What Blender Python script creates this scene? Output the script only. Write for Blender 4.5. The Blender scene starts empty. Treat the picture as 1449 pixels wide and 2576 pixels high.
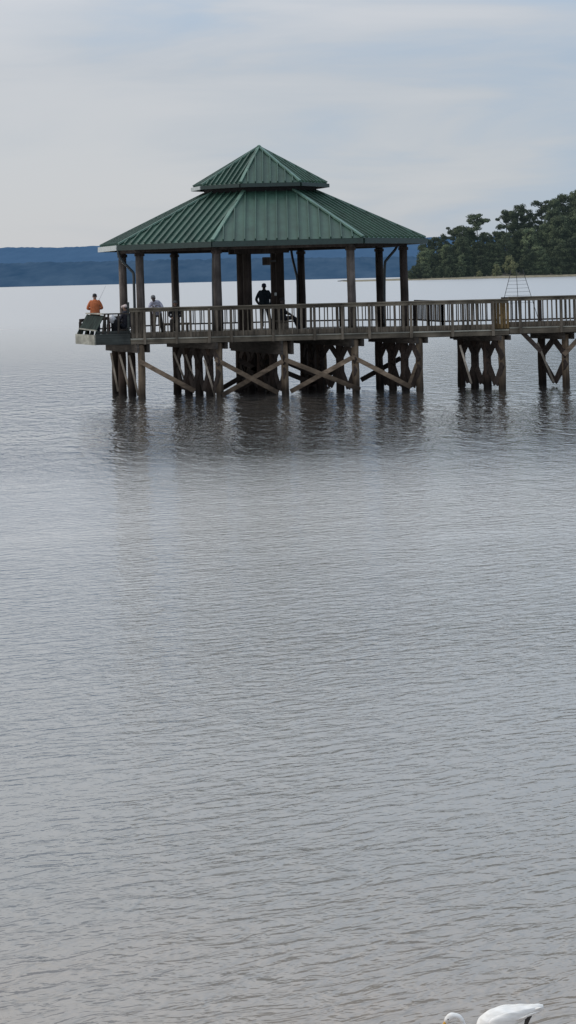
import bpy, bmesh, math, random
from mathutils import Vector, Matrix, noise as mnoise

random.seed(11)
sc = bpy.context.scene
COL = sc.collection
R = math.radians

# ------------------------------------------------------------------ camera model
F, CX, CY, HC, TH = 4000.0, 724.5, 697.0, 4.42, math.atan(0.025)
CS, SN = math.cos(TH), math.sin(TH)

def at(x, y, Y):
    """sight line through a point of the photo, met at depth Y metres"""
    dx, dy = x - CX, y - CY
    u, v = dx * CS - dy * SN, dx * SN + dy * CS
    return Vector((u * Y / F, Y, HC - v * Y / F))

def xat(x, Y, y=760):
    return at(x, y, Y).x

# ------------------------------------------------------------------ materials
MATS = {}
def newmat(name):
    m = bpy.data.materials.new(name); m.use_nodes = True
    nt = m.node_tree; b = nt.nodes['Principled BSDF']
    return m, nt, b

def N(nt, typ, **kw):
    n = nt.nodes.new(typ)
    for k, v in kw.items():
        setattr(n, k, v)
    return n

def ramp(nt, stops, fac):
    r = N(nt, 'ShaderNodeValToRGB')
    el = r.color_ramp.elements
    while len(el) < len(stops): el.new(0.5)
    for e, (p, c) in zip(el, stops):
        e.position = p; e.color = (*c, 1)
    nt.links.new(fac, r.inputs['Fac'])
    return r.outputs['Color']

def plain(name, c, rough=0.7, metal=0.0, vary=0.25, scale=9.0, spec=0.5, bump=0.0):
    m, nt, b = newmat(name)
    tc = N(nt, 'ShaderNodeTexCoord'); no = N(nt, 'ShaderNodeTexNoise')
    no.inputs['Scale'].default_value = scale; no.inputs['Detail'].default_value = 5
    nt.links.new(tc.outputs['Object'], no.inputs['Vector'])
    lo = tuple(max(0, x * (1 - vary)) for x in c); hi = tuple(min(1, x * (1 + vary)) for x in c)
    nt.links.new(ramp(nt, [(0.3, lo), (0.7, hi)], no.outputs['Fac']), b.inputs['Base Color'])
    b.inputs['Roughness'].default_value = rough; b.inputs['Metallic'].default_value = metal
    b.inputs['Specular IOR Level'].default_value = spec
    if bump:
        bp = N(nt, 'ShaderNodeBump'); bp.inputs['Strength'].default_value = bump; bp.inputs['Distance'].default_value = 0.02
        nt.links.new(no.outputs['Fac'], bp.inputs['Height']); nt.links.new(bp.outputs['Normal'], b.inputs['Normal'])
    MATS[name] = m
    return m

def wood(name, c1, c2, stretch, wet=False):
    """weathered timber: grain stretched along one axis, each board its own tint"""
    m, nt, b = newmat(name)
    ge = N(nt, 'ShaderNodeNewGeometry'); mp = N(nt, 'ShaderNodeMapping'); no = N(nt, 'ShaderNodeTexNoise')
    mp.inputs['Scale'].default_value = stretch
    no.inputs['Scale'].default_value = 1.0; no.inputs['Detail'].default_value = 8; no.inputs['Roughness'].default_value = 0.65
    nt.links.new(ge.outputs['Position'], mp.inputs['Vector']); nt.links.new(mp.outputs['Vector'], no.inputs['Vector'])
    col = ramp(nt, [(0.32, c1), (0.68, c2)], no.outputs['Fac'])
    # stains
    n2 = N(nt, 'ShaderNodeTexNoise'); n2.inputs['Scale'].default_value = 1.7; n2.inputs['Detail'].default_value = 6
    nt.links.new(ge.outputs['Position'], n2.inputs['Vector'])
    mr = N(nt, 'ShaderNodeMapRange'); mr.inputs[1].default_value = 0.35; mr.inputs[2].default_value = 0.65
    mr.inputs[3].default_value = 0.6; mr.inputs[4].default_value = 1.25
    nt.links.new(n2.outputs['Fac'], mr.inputs[0])
    oi = N(nt, 'ShaderNodeObjectInfo'); mr2 = N(nt, 'ShaderNodeMapRange')
    mr2.inputs[3].default_value = 0.7; mr2.inputs[4].default_value = 1.3
    nt.links.new(oi.outputs['Random'], mr2.inputs[0])
    mul = N(nt, 'ShaderNodeMath', operation='MULTIPLY')
    nt.links.new(mr.outputs[0], mul.inputs[0]); nt.links.new(mr2.outputs[0], mul.inputs[1])
    fac = mul.outputs[0]
    if wet:
        sx = N(nt, 'ShaderNodeSeparateXYZ'); nt.links.new(ge.outputs['Position'], sx.inputs[0])
        w = N(nt, 'ShaderNodeMapRange'); w.inputs[1].default_value = 0.12; w.inputs[2].default_value = 0.75
        w.inputs[3].default_value = 0.3; w.inputs[4].default_value = 1.0
        nt.links.new(sx.outputs['Z'], w.inputs[0])
        m3 = N(nt, 'ShaderNodeMath', operation='MULTIPLY')
        nt.links.new(fac, m3.inputs[0]); nt.links.new(w.outputs[0], m3.inputs[1]); fac = m3.outputs[0]
    vm = N(nt, 'ShaderNodeVectorMath', operation='SCALE')
    nt.links.new(col, vm.inputs[0]); nt.links.new(fac, vm.inputs['Scale'])
    nt.links.new(vm.outputs[0], b.inputs['Base Color'])
    b.inputs['Roughness'].default_value = 0.85; b.inputs['Specular IOR Level'].default_value = 0.25
    bp = N(nt, 'ShaderNodeBump'); bp.inputs['Strength'].default_value = 0.5; bp.inputs['Distance'].default_value = 0.01
    nt.links.new(no.outputs['Fac'], bp.inputs['Height']); nt.links.new(bp.outputs['Normal'], b.inputs['Normal'])
    MATS[name] = m
    return m

wood('rail_wood', (0.085, 0.073, 0.056), (0.195, 0.17, 0.133), (0.8, 14, 22))
wood('fascia_wood', (0.062, 0.052, 0.04), (0.16, 0.137, 0.106), (0.6, 14, 20))
wood('dark_fascia_wood', (0.02, 0.024, 0.024), (0.05, 0.056, 0.052), (0.6, 14, 20))
wood('pale_fascia_wood', (0.15, 0.15, 0.13), (0.26, 0.26, 0.225), (2, 2, 8))
wood('edge_wood', (0.16, 0.155, 0.13), (0.30, 0.29, 0.25), (0.6, 14, 20))
wood('upright_wood', (0.055, 0.045, 0.035), (0.15, 0.127, 0.10), (22, 22, 1.6))
wood('brown_wood', (0.075, 0.048, 0.02), (0.16, 0.105, 0.045), (24, 24, 1.5))
wood('column_wood', (0.055, 0.046, 0.042), (0.125, 0.108, 0.098), (14, 14, 0.8))
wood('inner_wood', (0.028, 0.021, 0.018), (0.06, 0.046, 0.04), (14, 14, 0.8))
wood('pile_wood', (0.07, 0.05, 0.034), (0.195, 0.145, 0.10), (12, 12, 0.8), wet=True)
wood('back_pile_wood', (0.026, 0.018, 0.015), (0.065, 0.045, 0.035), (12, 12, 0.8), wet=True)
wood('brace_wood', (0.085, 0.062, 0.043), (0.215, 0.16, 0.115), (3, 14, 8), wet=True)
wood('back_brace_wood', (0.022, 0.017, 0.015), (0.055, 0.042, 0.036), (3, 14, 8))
wood('sunlit_brace_wood', (0.26, 0.22, 0.18), (0.48, 0.42, 0.35), (6, 6, 3), wet=True)
wood('cap_wood', (0.025, 0.021, 0.018), (0.07, 0.06, 0.052), (2, 2, 14))
wood('deck_wood', (0.10, 0.095, 0.08), (0.2, 0.19, 0.165), (8, 0.7, 3))
plain('dark_screen', (0.018, 0.027, 0.024), 0.85, vary=0.4, scale=3, spec=0.1)
plain('pale_glare_and_notice', (0.36, 0.39, 0.385), 0.5, vary=0.12)
plain('gutter_green', (0.014, 0.032, 0.028), 0.45, vary=0.2)
plain('downspout_paint', (0.02, 0.027, 0.03), 0.45, vary=0.2)
plain('soffit_dark', (0.018, 0.018, 0.018), 0.9)
plain('iron', (0.03, 0.032, 0.036), 0.5, vary=0.3)

def roof_mat(name, c):
    m, nt, b = newmat(name)
    ge = N(nt, 'ShaderNodeNewGeometry'); no = N(nt, 'ShaderNodeTexNoise'); mp = N(nt, 'ShaderNodeMapping')
    mp.inputs['Scale'].default_value = (2.2, 2.2, 0.7)
    no.inputs['Scale'].default_value = 1.2; no.inputs['Detail'].default_value = 7; no.inputs['Roughness'].default_value = 0.6
    nt.links.new(ge.outputs['Position'], mp.inputs['Vector']); nt.links.new(mp.outputs[0], no.inputs['Vector'])
    nt.links.new(ramp(nt, [(0.3, tuple(x * 0.8 for x in c)), (0.7, tuple(x * 1.2 for x in c))], no.outputs['Fac']), b.inputs['Base Color'])
    n2 = N(nt, 'ShaderNodeTexNoise'); m2 = N(nt, 'ShaderNodeMapping'); m2.inputs['Scale'].default_value = (1.3, 0.35, 0.5)
    n2.inputs['Scale'].default_value = 1.0; n2.inputs['Detail'].default_value = 8; n2.inputs['Roughness'].default_value = 0.7
    nt.links.new(ge.outputs['Position'], m2.inputs['Vector']); nt.links.new(m2.outputs[0], n2.inputs['Vector'])
    oi = N(nt, 'ShaderNodeObjectInfo'); fd = N(nt, 'ShaderNodeMapRange')
    fd.inputs[1].default_value = 0.36; fd.inputs[2].default_value = 0.66; fd.inputs[3].default_value = 0.82; fd.inputs[4].default_value = 1.18
    nt.links.new(n2.outputs['Fac'], fd.inputs[0])
    src = b.inputs['Base Color'].links[0].from_socket; vm = N(nt, 'ShaderNodeVectorMath', operation='SCALE')
    nt.links.new(src, vm.inputs[0]); nt.links.new(fd.outputs[0], vm.inputs['Scale']); nt.links.new(vm.outputs[0], b.inputs['Base Color'])
    b.inputs['Roughness'].default_value = 0.5
    MATS[name] = m
roof_mat('roof_green', (0.031, 0.074, 0.053))
roof_mat('ridge_green', (0.085, 0.16, 0.125))

def leaf_mat(name, c1, c2, haze):
    m, nt, b = newmat(name)
    ge = N(nt, 'ShaderNodeNewGeometry'); no = N(nt, 'ShaderNodeTexNoise')
    no.inputs['Scale'].default_value = 0.25; no.inputs['Detail'].default_value = 4
    nt.links.new(ge.outputs['Position'], no.inputs['Vector'])
    col = ramp(nt, [(0.35, c1), (0.65, c2)], no.outputs['Fac'])
    oi = N(nt, 'ShaderNodeObjectInfo'); mr2 = N(nt, 'ShaderNodeMapRange')
    mr2.inputs[3].default_value = 0.65; mr2.inputs[4].default_value = 1.4
    nt.links.new(oi.outputs['Random'], mr2.inputs[0])
    vm = N(nt, 'ShaderNodeVectorMath', operation='SCALE')
    nt.links.new(col, vm.inputs[0]); nt.links.new(mr2.outputs[0], vm.inputs['Scale'])
    nt.links.new(vm.outputs[0], b.inputs['Base Color'])
    b.inputs['Roughness'].default_value = 0.9; b.inputs['Specular IOR Level'].default_value = 0.1
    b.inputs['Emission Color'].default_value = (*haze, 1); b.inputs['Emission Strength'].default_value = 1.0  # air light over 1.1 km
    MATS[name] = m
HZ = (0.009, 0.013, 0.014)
leaf_mat('leaf_dark', (0.03, 0.04, 0.026), (0.07, 0.084, 0.044), HZ)
leaf_mat('leaf_mid', (0.06, 0.078, 0.045), (0.115, 0.135, 0.07), HZ)
leaf_mat('leaf_olive', (0.085, 0.095, 0.045), (0.15, 0.15, 0.075), HZ)
leaf_mat('bark', (0.035, 0.03, 0.028), (0.06, 0.05, 0.045), HZ)
leaf_mat('dry_grass', (0.13, 0.115, 0.075), (0.24, 0.21, 0.15), (0.012, 0.016, 0.02))

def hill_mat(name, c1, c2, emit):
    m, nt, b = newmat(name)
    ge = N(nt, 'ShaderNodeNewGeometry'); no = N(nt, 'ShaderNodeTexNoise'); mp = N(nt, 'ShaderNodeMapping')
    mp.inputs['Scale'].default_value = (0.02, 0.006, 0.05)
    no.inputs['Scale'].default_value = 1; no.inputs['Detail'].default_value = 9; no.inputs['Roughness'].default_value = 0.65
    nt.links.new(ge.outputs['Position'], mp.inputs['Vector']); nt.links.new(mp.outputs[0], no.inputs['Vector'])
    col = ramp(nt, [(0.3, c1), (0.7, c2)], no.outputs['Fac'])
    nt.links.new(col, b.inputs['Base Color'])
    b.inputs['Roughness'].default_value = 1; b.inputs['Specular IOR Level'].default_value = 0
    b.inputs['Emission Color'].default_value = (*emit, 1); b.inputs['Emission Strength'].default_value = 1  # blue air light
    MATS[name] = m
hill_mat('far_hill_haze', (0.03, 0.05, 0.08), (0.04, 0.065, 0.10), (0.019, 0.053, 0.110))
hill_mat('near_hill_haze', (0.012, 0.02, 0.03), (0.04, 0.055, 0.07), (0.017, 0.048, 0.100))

def water_mat():
    m, nt, b = newmat('lake_water')
    ge = N(nt, 'ShaderNodeNewGeometry')
    rot = N(nt, 'ShaderNodeMapping'); rot.inputs['Rotation'].default_value = (0, 0, R(-18))
    nt.links.new(ge.outputs['Position'], rot.inputs['Vector'])
    def nz(scale, detail, rough=0.55, warp=0.0):
        mp = N(nt, 'ShaderNodeMapping'); mp.inputs['Scale'].default_value = scale
        nt.links.new(rot.outputs[0], mp.inputs['Vector'])
        no = N(nt, 'ShaderNodeTexNoise'); no.inputs['Scale'].default_value = 1
        no.inputs['Detail'].default_value = detail; no.inputs['Roughness'].default_value = rough
        no.inputs['Distortion'].default_value = warp
        nt.links.new(mp.outputs[0], no.inputs['Vector'])
        return no.outputs['Fac']
    def mul(a, k):
        x = N(nt, 'ShaderNodeMath', operation='MULTIPLY'); nt.links.new(a, x.inputs[0])
        if isinstance(k, float): x.inputs[1].default_value = k
        else: nt.links.new(k, x.inputs[1])
        return x.outputs[0]
    def add(a, c):
        x = N(nt, 'ShaderNodeMath', operation='ADD'); nt.links.new(a, x.inputs[0]); nt.links.new(c, x.inputs[1]); return x.outputs[0]
    swell = nz((0.35, 0.9, 1), 2)
    rip = nz((2.7, 6.8, 1), 3, 0.55, 0.5)
    fine = nz((7.0, 15.0, 1), 2, 0.5, 0.3)
    chop = nz((1.9, 1.0, 1), 3, 0.6, 0.4)
    patch = nz((0.05, 0.16, 1), 3)
    pm = N(nt, 'ShaderNodeMapRange'); pm.inputs[1].default_value = 0.3; pm.inputs[2].default_value = 0.7
    pm.inputs[3].default_value = 0.4; pm.inputs[4].default_value = 1.6
    nt.links.new(patch, pm.inputs[0])
    # sharpen crests: 1-|2n-1|
    def crest(a):
        s = N(nt, 'ShaderNodeMath', operation='MULTIPLY_ADD'); s.inputs[1].default_value = 2; s.inputs[2].default_value = -1
        nt.links.new(a, s.inputs[0])
        q = N(nt, 'ShaderNodeMath', operation='ABSOLUTE'); nt.links.new(s.outputs[0], q.inputs[0])
        i = N(nt, 'ShaderNodeMath', operation='SUBTRACT'); i.inputs[0].default_value = 1; nt.links.new(q.outputs[0], i.inputs[1])
        return i.outputs[0]
    sx = N(nt, 'ShaderNodeSeparateXYZ'); nt.links.new(ge.outputs['Position'], sx.inputs[0])
    def band(y0, y1, v0, v1):
        r = N(nt, 'ShaderNodeMapRange'); r.interpolation_type = 'SMOOTHSTEP'
        for i, q in enumerate((y0, y1, v0, v1)): r.inputs[i + 1].default_value = q
        nt.links.new(sx.outputs['Y'], r.inputs[0]); return r.outputs[0]
    calm = mul(pm.outputs[0], band(30, 46, 1.0, 0.2))     # onshore breeze roughens the shallows, the water by the pier is calmer
    h = add(add(add(mul(mul(swell, 0.35), band(30, 44, 1.0, 0.35)), mul(mul(chop, 0.95), band(28, 42, 0.15, 1.0))), mul(mul(rip, 0.55), calm)), mul(mul(fine, 0.20), calm))
    bp = N(nt, 'ShaderNodeBump'); bp.inputs['Strength'].default_value = 1.0; bp.inputs['Distance'].default_value = 0.075
    nt.links.new(h, bp.inputs['Height']); nt.links.new(bp.outputs['Normal'], b.inputs['Normal'])
    # murky silt body colour, sky glitter painted in further out; sandy bottom shows through in the shallows nearest the beach
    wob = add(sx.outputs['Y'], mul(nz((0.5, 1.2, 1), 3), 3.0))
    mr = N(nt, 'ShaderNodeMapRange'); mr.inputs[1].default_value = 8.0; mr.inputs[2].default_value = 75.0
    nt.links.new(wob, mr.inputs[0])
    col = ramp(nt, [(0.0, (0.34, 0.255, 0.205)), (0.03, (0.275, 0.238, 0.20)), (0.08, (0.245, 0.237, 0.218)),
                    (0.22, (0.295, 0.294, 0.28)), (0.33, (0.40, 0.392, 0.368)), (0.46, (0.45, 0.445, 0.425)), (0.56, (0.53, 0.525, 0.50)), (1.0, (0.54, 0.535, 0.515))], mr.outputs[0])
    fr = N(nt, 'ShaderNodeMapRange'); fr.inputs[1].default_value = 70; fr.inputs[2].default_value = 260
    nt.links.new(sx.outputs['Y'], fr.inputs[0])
    fm = N(nt, 'ShaderNodeMix', data_type='RGBA'); nt.links.new(fr.outputs[0], fm.inputs[0]); nt.links.new(col, fm.inputs[6]); fm.inputs[7].default_value = (0.53, 0.525, 0.51, 1)  # far water kept pale: sky glitter painted into the base colour
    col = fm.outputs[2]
    nt.links.new(col, b.inputs['Base Color'])
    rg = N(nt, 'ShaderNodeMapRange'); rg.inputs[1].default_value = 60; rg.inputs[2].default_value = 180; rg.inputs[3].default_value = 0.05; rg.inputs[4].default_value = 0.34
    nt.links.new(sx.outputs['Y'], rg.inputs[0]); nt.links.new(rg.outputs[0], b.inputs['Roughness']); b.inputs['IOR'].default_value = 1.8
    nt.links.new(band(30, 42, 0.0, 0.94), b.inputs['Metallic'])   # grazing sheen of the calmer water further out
    MATS['lake_water'] = m
water_mat()

# ------------------------------------------------------------------ object helpers
def link(o):
    COL.objects.link(o); return o

def tag(o, label=None, cat=None, group=None, kind=None):
    if label: o['label'] = label
    if cat: o['category'] = cat
    if group: o['group'] = group
    if kind: o['kind'] = kind
    return o

def thing(name, loc, label, cat, group=None):
    o = link(bpy.data.objects.new(name, None)); o.location = loc; o.empty_display_size = 0.2
    return tag(o, label, cat, group)

def rootloc(p):
    v = Vector((0, 0, 0))
    while p is not None:
        v += p.location; p = p.parent
    return v

def obj(name, bm, mat, parent=None, smooth=False, label=None):
    """bm in world coordinates -> ONE mesh object, local to its parent"""
    me = bpy.data.meshes.new(name)
    if parent is not None:
        bmesh.ops.translate(bm, verts=bm.verts, vec=-rootloc(parent))
    bmesh.ops.recalc_face_normals(bm, faces=bm.faces)
    bm.to_mesh(me); bm.free()
    mats = mat if isinstance(mat, (list, tuple)) else [mat]
    for k in mats: me.materials.append(MATS[k])
    if smooth:
        for p in me.polygons: p.use_smooth = True
    o = link(bpy.data.objects.new(name, me)); o.parent = parent
    if label: o['label'] = label
    return o

def box(bm, x0, x1, y0, y1, z0, z1):
    v = [bm.verts.new((x, y, z)) for z in (z0, z1) for x, y in ((x0, y0), (x1, y0), (x1, y1), (x0, y1))]
    for f in ((0, 1, 2, 3), (4, 5, 6, 7), (0, 1, 5, 4), (1, 2, 6, 5), (2, 3, 7, 6), (3, 0, 4, 7)):
        bm.faces.new([v[i] for i in f])

def bar(bm, a, b, w, h, up=(0, 0, 1)):
    """rectangular board from a to b; h measured along 'up', w across"""
    a, b = Vector(a), Vector(b); d = (b - a).normalized(); up = Vector(up)
    s = d.cross(up)
    if s.length < 1e-4: s = d.cross(Vector((0, 1, 0)))
    s.normalize(); t = s.cross(d).normalized()
    v = []
    for p in (a, b):
        for i, j in ((-1, -1), (1, -1), (1, 1), (-1, 1)):
            v.append(bm.verts.new(p + s * (i * w / 2) + t * (j * h / 2)))
    for f in ((0, 1, 2, 3), (4, 5, 6, 7), (0, 1, 5, 4), (1, 2, 6, 5), (2, 3, 7, 6), (3, 0, 4, 7)):
        bm.faces.new([v[i] for i in f])

def tube(bm, pts, rads, seg=12, squash=None, cap=True):
    """swept tube with varying radius; squash = list of (side, up) factors"""
    pts = [Vector(p) for p in pts]; n = len(pts); rings = []
    if isinstance(rads, (int, float)): rads = [rads] * n
    d0 = (pts[1] - pts[0]).normalized()
    ref = Vector((0, 1, 0)) if abs(d0.y) < 0.9 else Vector((1, 0, 0))
    for i, p in enumerate(pts):
        d = (pts[min(i + 1, n - 1)] - pts[max(i - 1, 0)]).normalized()
        s = ref - d * ref.dot(d); s.normalize(); ref = s
        t = d.cross(s)
        sa, sb = squash[i] if squash else (1, 1)
        rings.append([bm.verts.new(p + s * (math.cos(2 * math.pi * k / seg) * rads[i] * sa) + t * (math.sin(2 * math.pi * k / seg) * rads[i] * sb)) for k in range(seg)])
    for a, b in zip(rings, rings[1:]):
        for k in range(seg):
            bm.faces.new((a[k], a[(k + 1) % seg], b[(k + 1) % seg], b[k]))
    if cap:
        bm.faces.new(rings[0]); bm.faces.new(rings[-1])
    return rings

def smoothpath(pts, vals, sub=4):
    """Catmull-Rom resample of points with attached tuples"""
    P = [Vector(p) for p in pts]; out = []; ov = []
    n = len(P)
    for i in range(n - 1):
        p0, p1, p2, p3 = P[max(i - 1, 0)], P[i], P[i + 1], P[min(i + 2, n - 1)]
        for k in range(sub):
            t = k / sub
            out.append(0.5 * ((2 * p1) + (p2 - p0) * t + (2 * p0 - 5 * p1 + 4 * p2 - p3) * t * t + (-p0 + 3 * p1 - 3 * p2 + p3) * t ** 3))
            tt = t * t * (3 - 2 * t)
            ov.append(tuple(a + (b - a) * tt for a, b in zip(vals[i], vals[i + 1])))
    out.append(P[-1]); ov.append(vals[-1])
    return out, ov

def blob(bm, c, r, seg=12, rings=8):
    m = Matrix.Translation(Vector(c)) @ Matrix.Diagonal((*r, 1)) if not isinstance(r, (int, float)) else Matrix.Translation(Vector(c)) @ Matrix.Scale(r, 4)
    bmesh.ops.create_uvsphere(bm, u_segments=seg, v_segments=rings, radius=1, matrix=m)

B = bmesh.new

# ------------------------------------------------------------------ water, shore, hills
bm = B(); v = [bm.verts.new(p) for p in ((-6000, -60, 0), (6000, -60, 0), (6000, 9000, 0), (-6000, 9000, 0))]; bm.faces.new(v)
tag(obj('water', bm, 'lake_water'), kind='structure')

def ridge(name, mat, Y, depth, prof, step, jag, x0, x1):
    bm = B(); n = int((x1 - x0) / step); rows = 7; grid = []
    for i in range(n + 1):
        x = x0 + i * step
        H = prof(x)
        c = []
        for j in range(rows + 1):
            t = j / rows
            z = H * (t ** 0.8) + (mnoise.noise((x * 0.11, j * 3.1, 1.7)) + 0.7 * mnoise.noise((x * 0.31, j * 7.7, 4))) * jag * (0.12 + t ** 3)
            c.append(bm.verts.new((x, Y + depth * t, max(z, -0.5) if j else -0.5)))
        c.append(bm.verts.new((x, Y + depth * 1.6, -0.5)))
        grid.append(c)
    for a, b in zip(grid, grid[1:]):
        for j in range(rows + 1):
            bm.faces.new((a[j], b[j], b[j + 1], a[j + 1]))
    tag(obj(name, bm, mat, smooth=False), kind='structure')

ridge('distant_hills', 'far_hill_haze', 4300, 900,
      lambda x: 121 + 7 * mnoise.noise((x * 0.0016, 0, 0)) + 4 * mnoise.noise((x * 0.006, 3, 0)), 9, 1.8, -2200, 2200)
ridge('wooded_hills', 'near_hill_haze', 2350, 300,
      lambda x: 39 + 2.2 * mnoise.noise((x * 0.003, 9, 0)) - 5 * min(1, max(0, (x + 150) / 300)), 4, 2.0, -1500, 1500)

# sandy point on the right
def shoreY(x):
    return 1100 + 7 * math.sin(x * 0.03) + 4 * math.sin(x * 0.11)
def groundz(x, y):
    d = y - shoreY(x)
    k = min(1, max(0, (x - 42) / 90))
    beach = min(1, max(0, d / 12)) * (0.35 + 1.0 * k) + 0.25 * k * mnoise.noise((x * 0.15, y * 0.1, 0))
    hill = min(1, max(0, (x - 95) / 130)) * min(1, max(0, (d - 30) / 60)) * 10
    return -0.4 if d < 0 else beach + hill
bm = B(); g = []
xs = [40 + i * 2.5 for i in range(200)]; ys = [1085 + 3 * j for j in range(12)] + [1121 + 12 * j for j in range(20)]
for x in xs:
    tip = max(0, 1 - (x - 40) / 60)
    g.append([bm.verts.new((x, y, groundz(x, y) if (x > 42) else -0.4)) for y in ys])
for a, b in zip(g, g[1:]):
    for j in range(len(ys) - 1): bm.faces.new((a[j], b[j], b[j + 1], a[j + 1]))
tag(obj('sandy_point', bm, 'dry_grass', smooth=True), kind='structure')

# ------------------------------------------------------------------ trees
def crown_mesh(kind, seed):
    """many small leaf faces on clumps; tree 30 m tall, base at the origin"""
    rnd = random.Random(seed); verts = []; faces = []
    clumps = []
    if kind == 'round':
        for _ in range(64):
            t = rnd.random(); z = 1.5 + 28 * t
            rad = 6.8 * math.sin(math.pi * min(1, (z + 2) / 33)) ** 0.6
            a = rnd.uniform(0, 6.28); r = rad * rnd.random() ** 0.5 * 0.85
            clumps.append((r * math.cos(a), r * math.sin(a), min(z, 28), rnd.uniform(1.7, 3.0)))
    elif kind == 'tall':
        for _ in range(56):
            z = rnd.uniform(2, 29); rad = 1.2 + 5.0 * (1 - (z - 2) / 29) ** 0.7
            a = rnd.uniform(0, 6.28); r = rad * rnd.random() ** 0.5
            clumps.append((r * math.cos(a), r * math.sin(a), z, rnd.uniform(1.4, 2.5)))
    elif kind == 'pine':
        for k in range(26):
            z = rnd.uniform(15, 28.7) if k > 9 else rnd.uniform(23.5, 28.7); a = rnd.uniform(0, 6.28); r = rnd.uniform(0.3, 6.2) * (0.55 + 0.6 * math.sin(math.pi * (z - 12) / 19))
            clumps.append((r * math.cos(a), r * math.sin(a), z, rnd.uniform(1.5, 2.9)))
    elif kind == 'shrub':
        for _ in range(40):
            t = rnd.random(); z = 2 + 26 * t
            rad = 15 * math.sin(math.pi * (0.25 + 0.72 * t)) ** 0.8
            a = rnd.uniform(0, 6.28); r = rad * rnd.random() ** 0.5
            clumps.append((r * math.cos(a), r * math.sin(a), z, rnd.uniform(3.0, 5.5)))
    for (cx, cy, cz, cr) in clumps:
        n = 130 if kind != 'pine' else 150
        for _ in range(n):
            d = Vector((rnd.gauss(0, 1), rnd.gauss(0, 1), rnd.gauss(0, 1))).normalized()
            rr = cr * rnd.uniform(0.55, 1.08)
            p = Vector((cx, cy, cz)) + Vector((d.x * rr, d.y * rr, d.z * rr * (0.72 if kind != 'pine' else 0.45)))
            nrm = (d + Vector((rnd.uniform(-.6, .6), rnd.uniform(-.6, .6), rnd.uniform(-.3, .7)))).normalized()
            u = nrm.orthogonal().normalized(); w = nrm.cross(u)
            s = rnd.uniform(0.28, 0.72) * (.8 if kind == 'pine' else 1) * (2.0 if kind == 'shrub' else 1)
            q = rnd.uniform(0, 6.28); u2 = u * math.cos(q) + w * math.sin(q); w2 = nrm.cross(u2)
            i = len(verts)
            verts += [p + u2 * s, p + w2 * s * 0.6, p - u2 * s, p - w2 * s * 0.6]
            faces.append((i, i + 1, i + 2, i + 3))
    me = bpy.data.meshes.new('crown'); me.from_pydata([tuple(v) for v in verts], [], faces)
    return me, clumps

def trunk_mesh(kind, clumps, seed):
    rnd = random.Random(seed); bm = B()
    top = 27 if kind != 'shrub' else 12
    r0 = 0.55 if kind != 'shrub' else 0.7
    pts = [(0.25 * math.sin(z * 0.3), 0.2 * math.cos(z * 0.23), z) for z in range(-2, top + 1, 3)]
    tube(bm, pts, [r0 * (1 - 0.8 * i / len(pts)) for i in range(len(pts))], 8)
    for (cx, cy, cz, cr) in clumps[:18]:
        z0 = max(2, cz - rnd.uniform(1, 3.5))
        tube(bm, [(0, 0, z0), (cx * 0.5, cy * 0.5, z0 + (cz - z0) * 0.35), (cx, cy, cz)], [0.22, 0.15, 0.07], 5)
    me = bpy.data.meshes.new('trunk'); bm.to_mesh(me); bm.free()
    return me

PROTO = {}
for kind, n in (('round', 4), ('tall', 3), ('pine', 4), ('shrub', 3)):
    for k in range(n):
        cm, cl = crown_mesh(kind, 100 + 17 * k + len(kind)); tm = trunk_mesh(kind, cl, k)
        PROTO[kind, k] = (cm, tm)
TINT = {}
def tinted(me, mat, key):
    if (key, mat) not in TINT:
        m2 = me.copy(); m2.materials.append(MATS[mat]); TINT[key, mat] = m2
    return TINT[key, mat]

def tree(name, label, cat, group, x, ytop, Y, kind, k, mat, wid=1.0, rz=None):
    p = at(x, ytop, Y); gz = groundz(p.x, Y)
    h = max(2.0, p.z - gz)
    t = thing(name, (p.x, Y, gz - 0.2), label, cat, group)
    s = h / 30.0
    rz = random.uniform(0, 6.28) if rz is None else rz
    cm, tm = PROTO[kind, k]
    for nm, me, mt in (('trunk', tm, 'bark'), ('crown', cm, mat)):
        o = link(bpy.data.objects.new(nm, tinted(me, mt, (kind, k, nm)))); o.parent = t
        o.scale = (s * wid, s * wid, s); o.rotation_euler = (0, 0, rz)
    return t

G_SKY = 'trees of the skyline on the wooded point'
L_SKY = 'dark green tree whose top forms the skyline of the wooded point'
for i, (x, y, kd, w) in enumerate([(1062, 612, 'round', .75), (1078, 600, 'round', .8), (1098, 594, 'round', .85), (1117, 586, 'round', .8), (1160, 566, 'round', .8),
                        (1180, 562, 'tall', .9), (1216, 582, 'round', .8), (1236, 588, 'round', .8), (1250, 574, 'tall', 1.), (1290, 530, 'round', .75),
                        (1318, 540, 'round', .8), (1345, 545, 'round', .85), (1388, 522, 'round', .8),
                        (1395, 497, 'round', .6), (1416, 485, 'round', .7), (1440, 477, 'round', .75), (1464, 474, 'round', .8), (1490, 470, 'round', .8), (1520, 466, 'tall', 1.1), (1555, 470, 'round', .8)]):
    tree('broadleaf_tree', L_SKY, 'tree', G_SKY, x, y, 1165 + 9 * (i % 4), kd, i % (4 if kd == 'round' else 3), 'leaf_dark', w)
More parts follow.
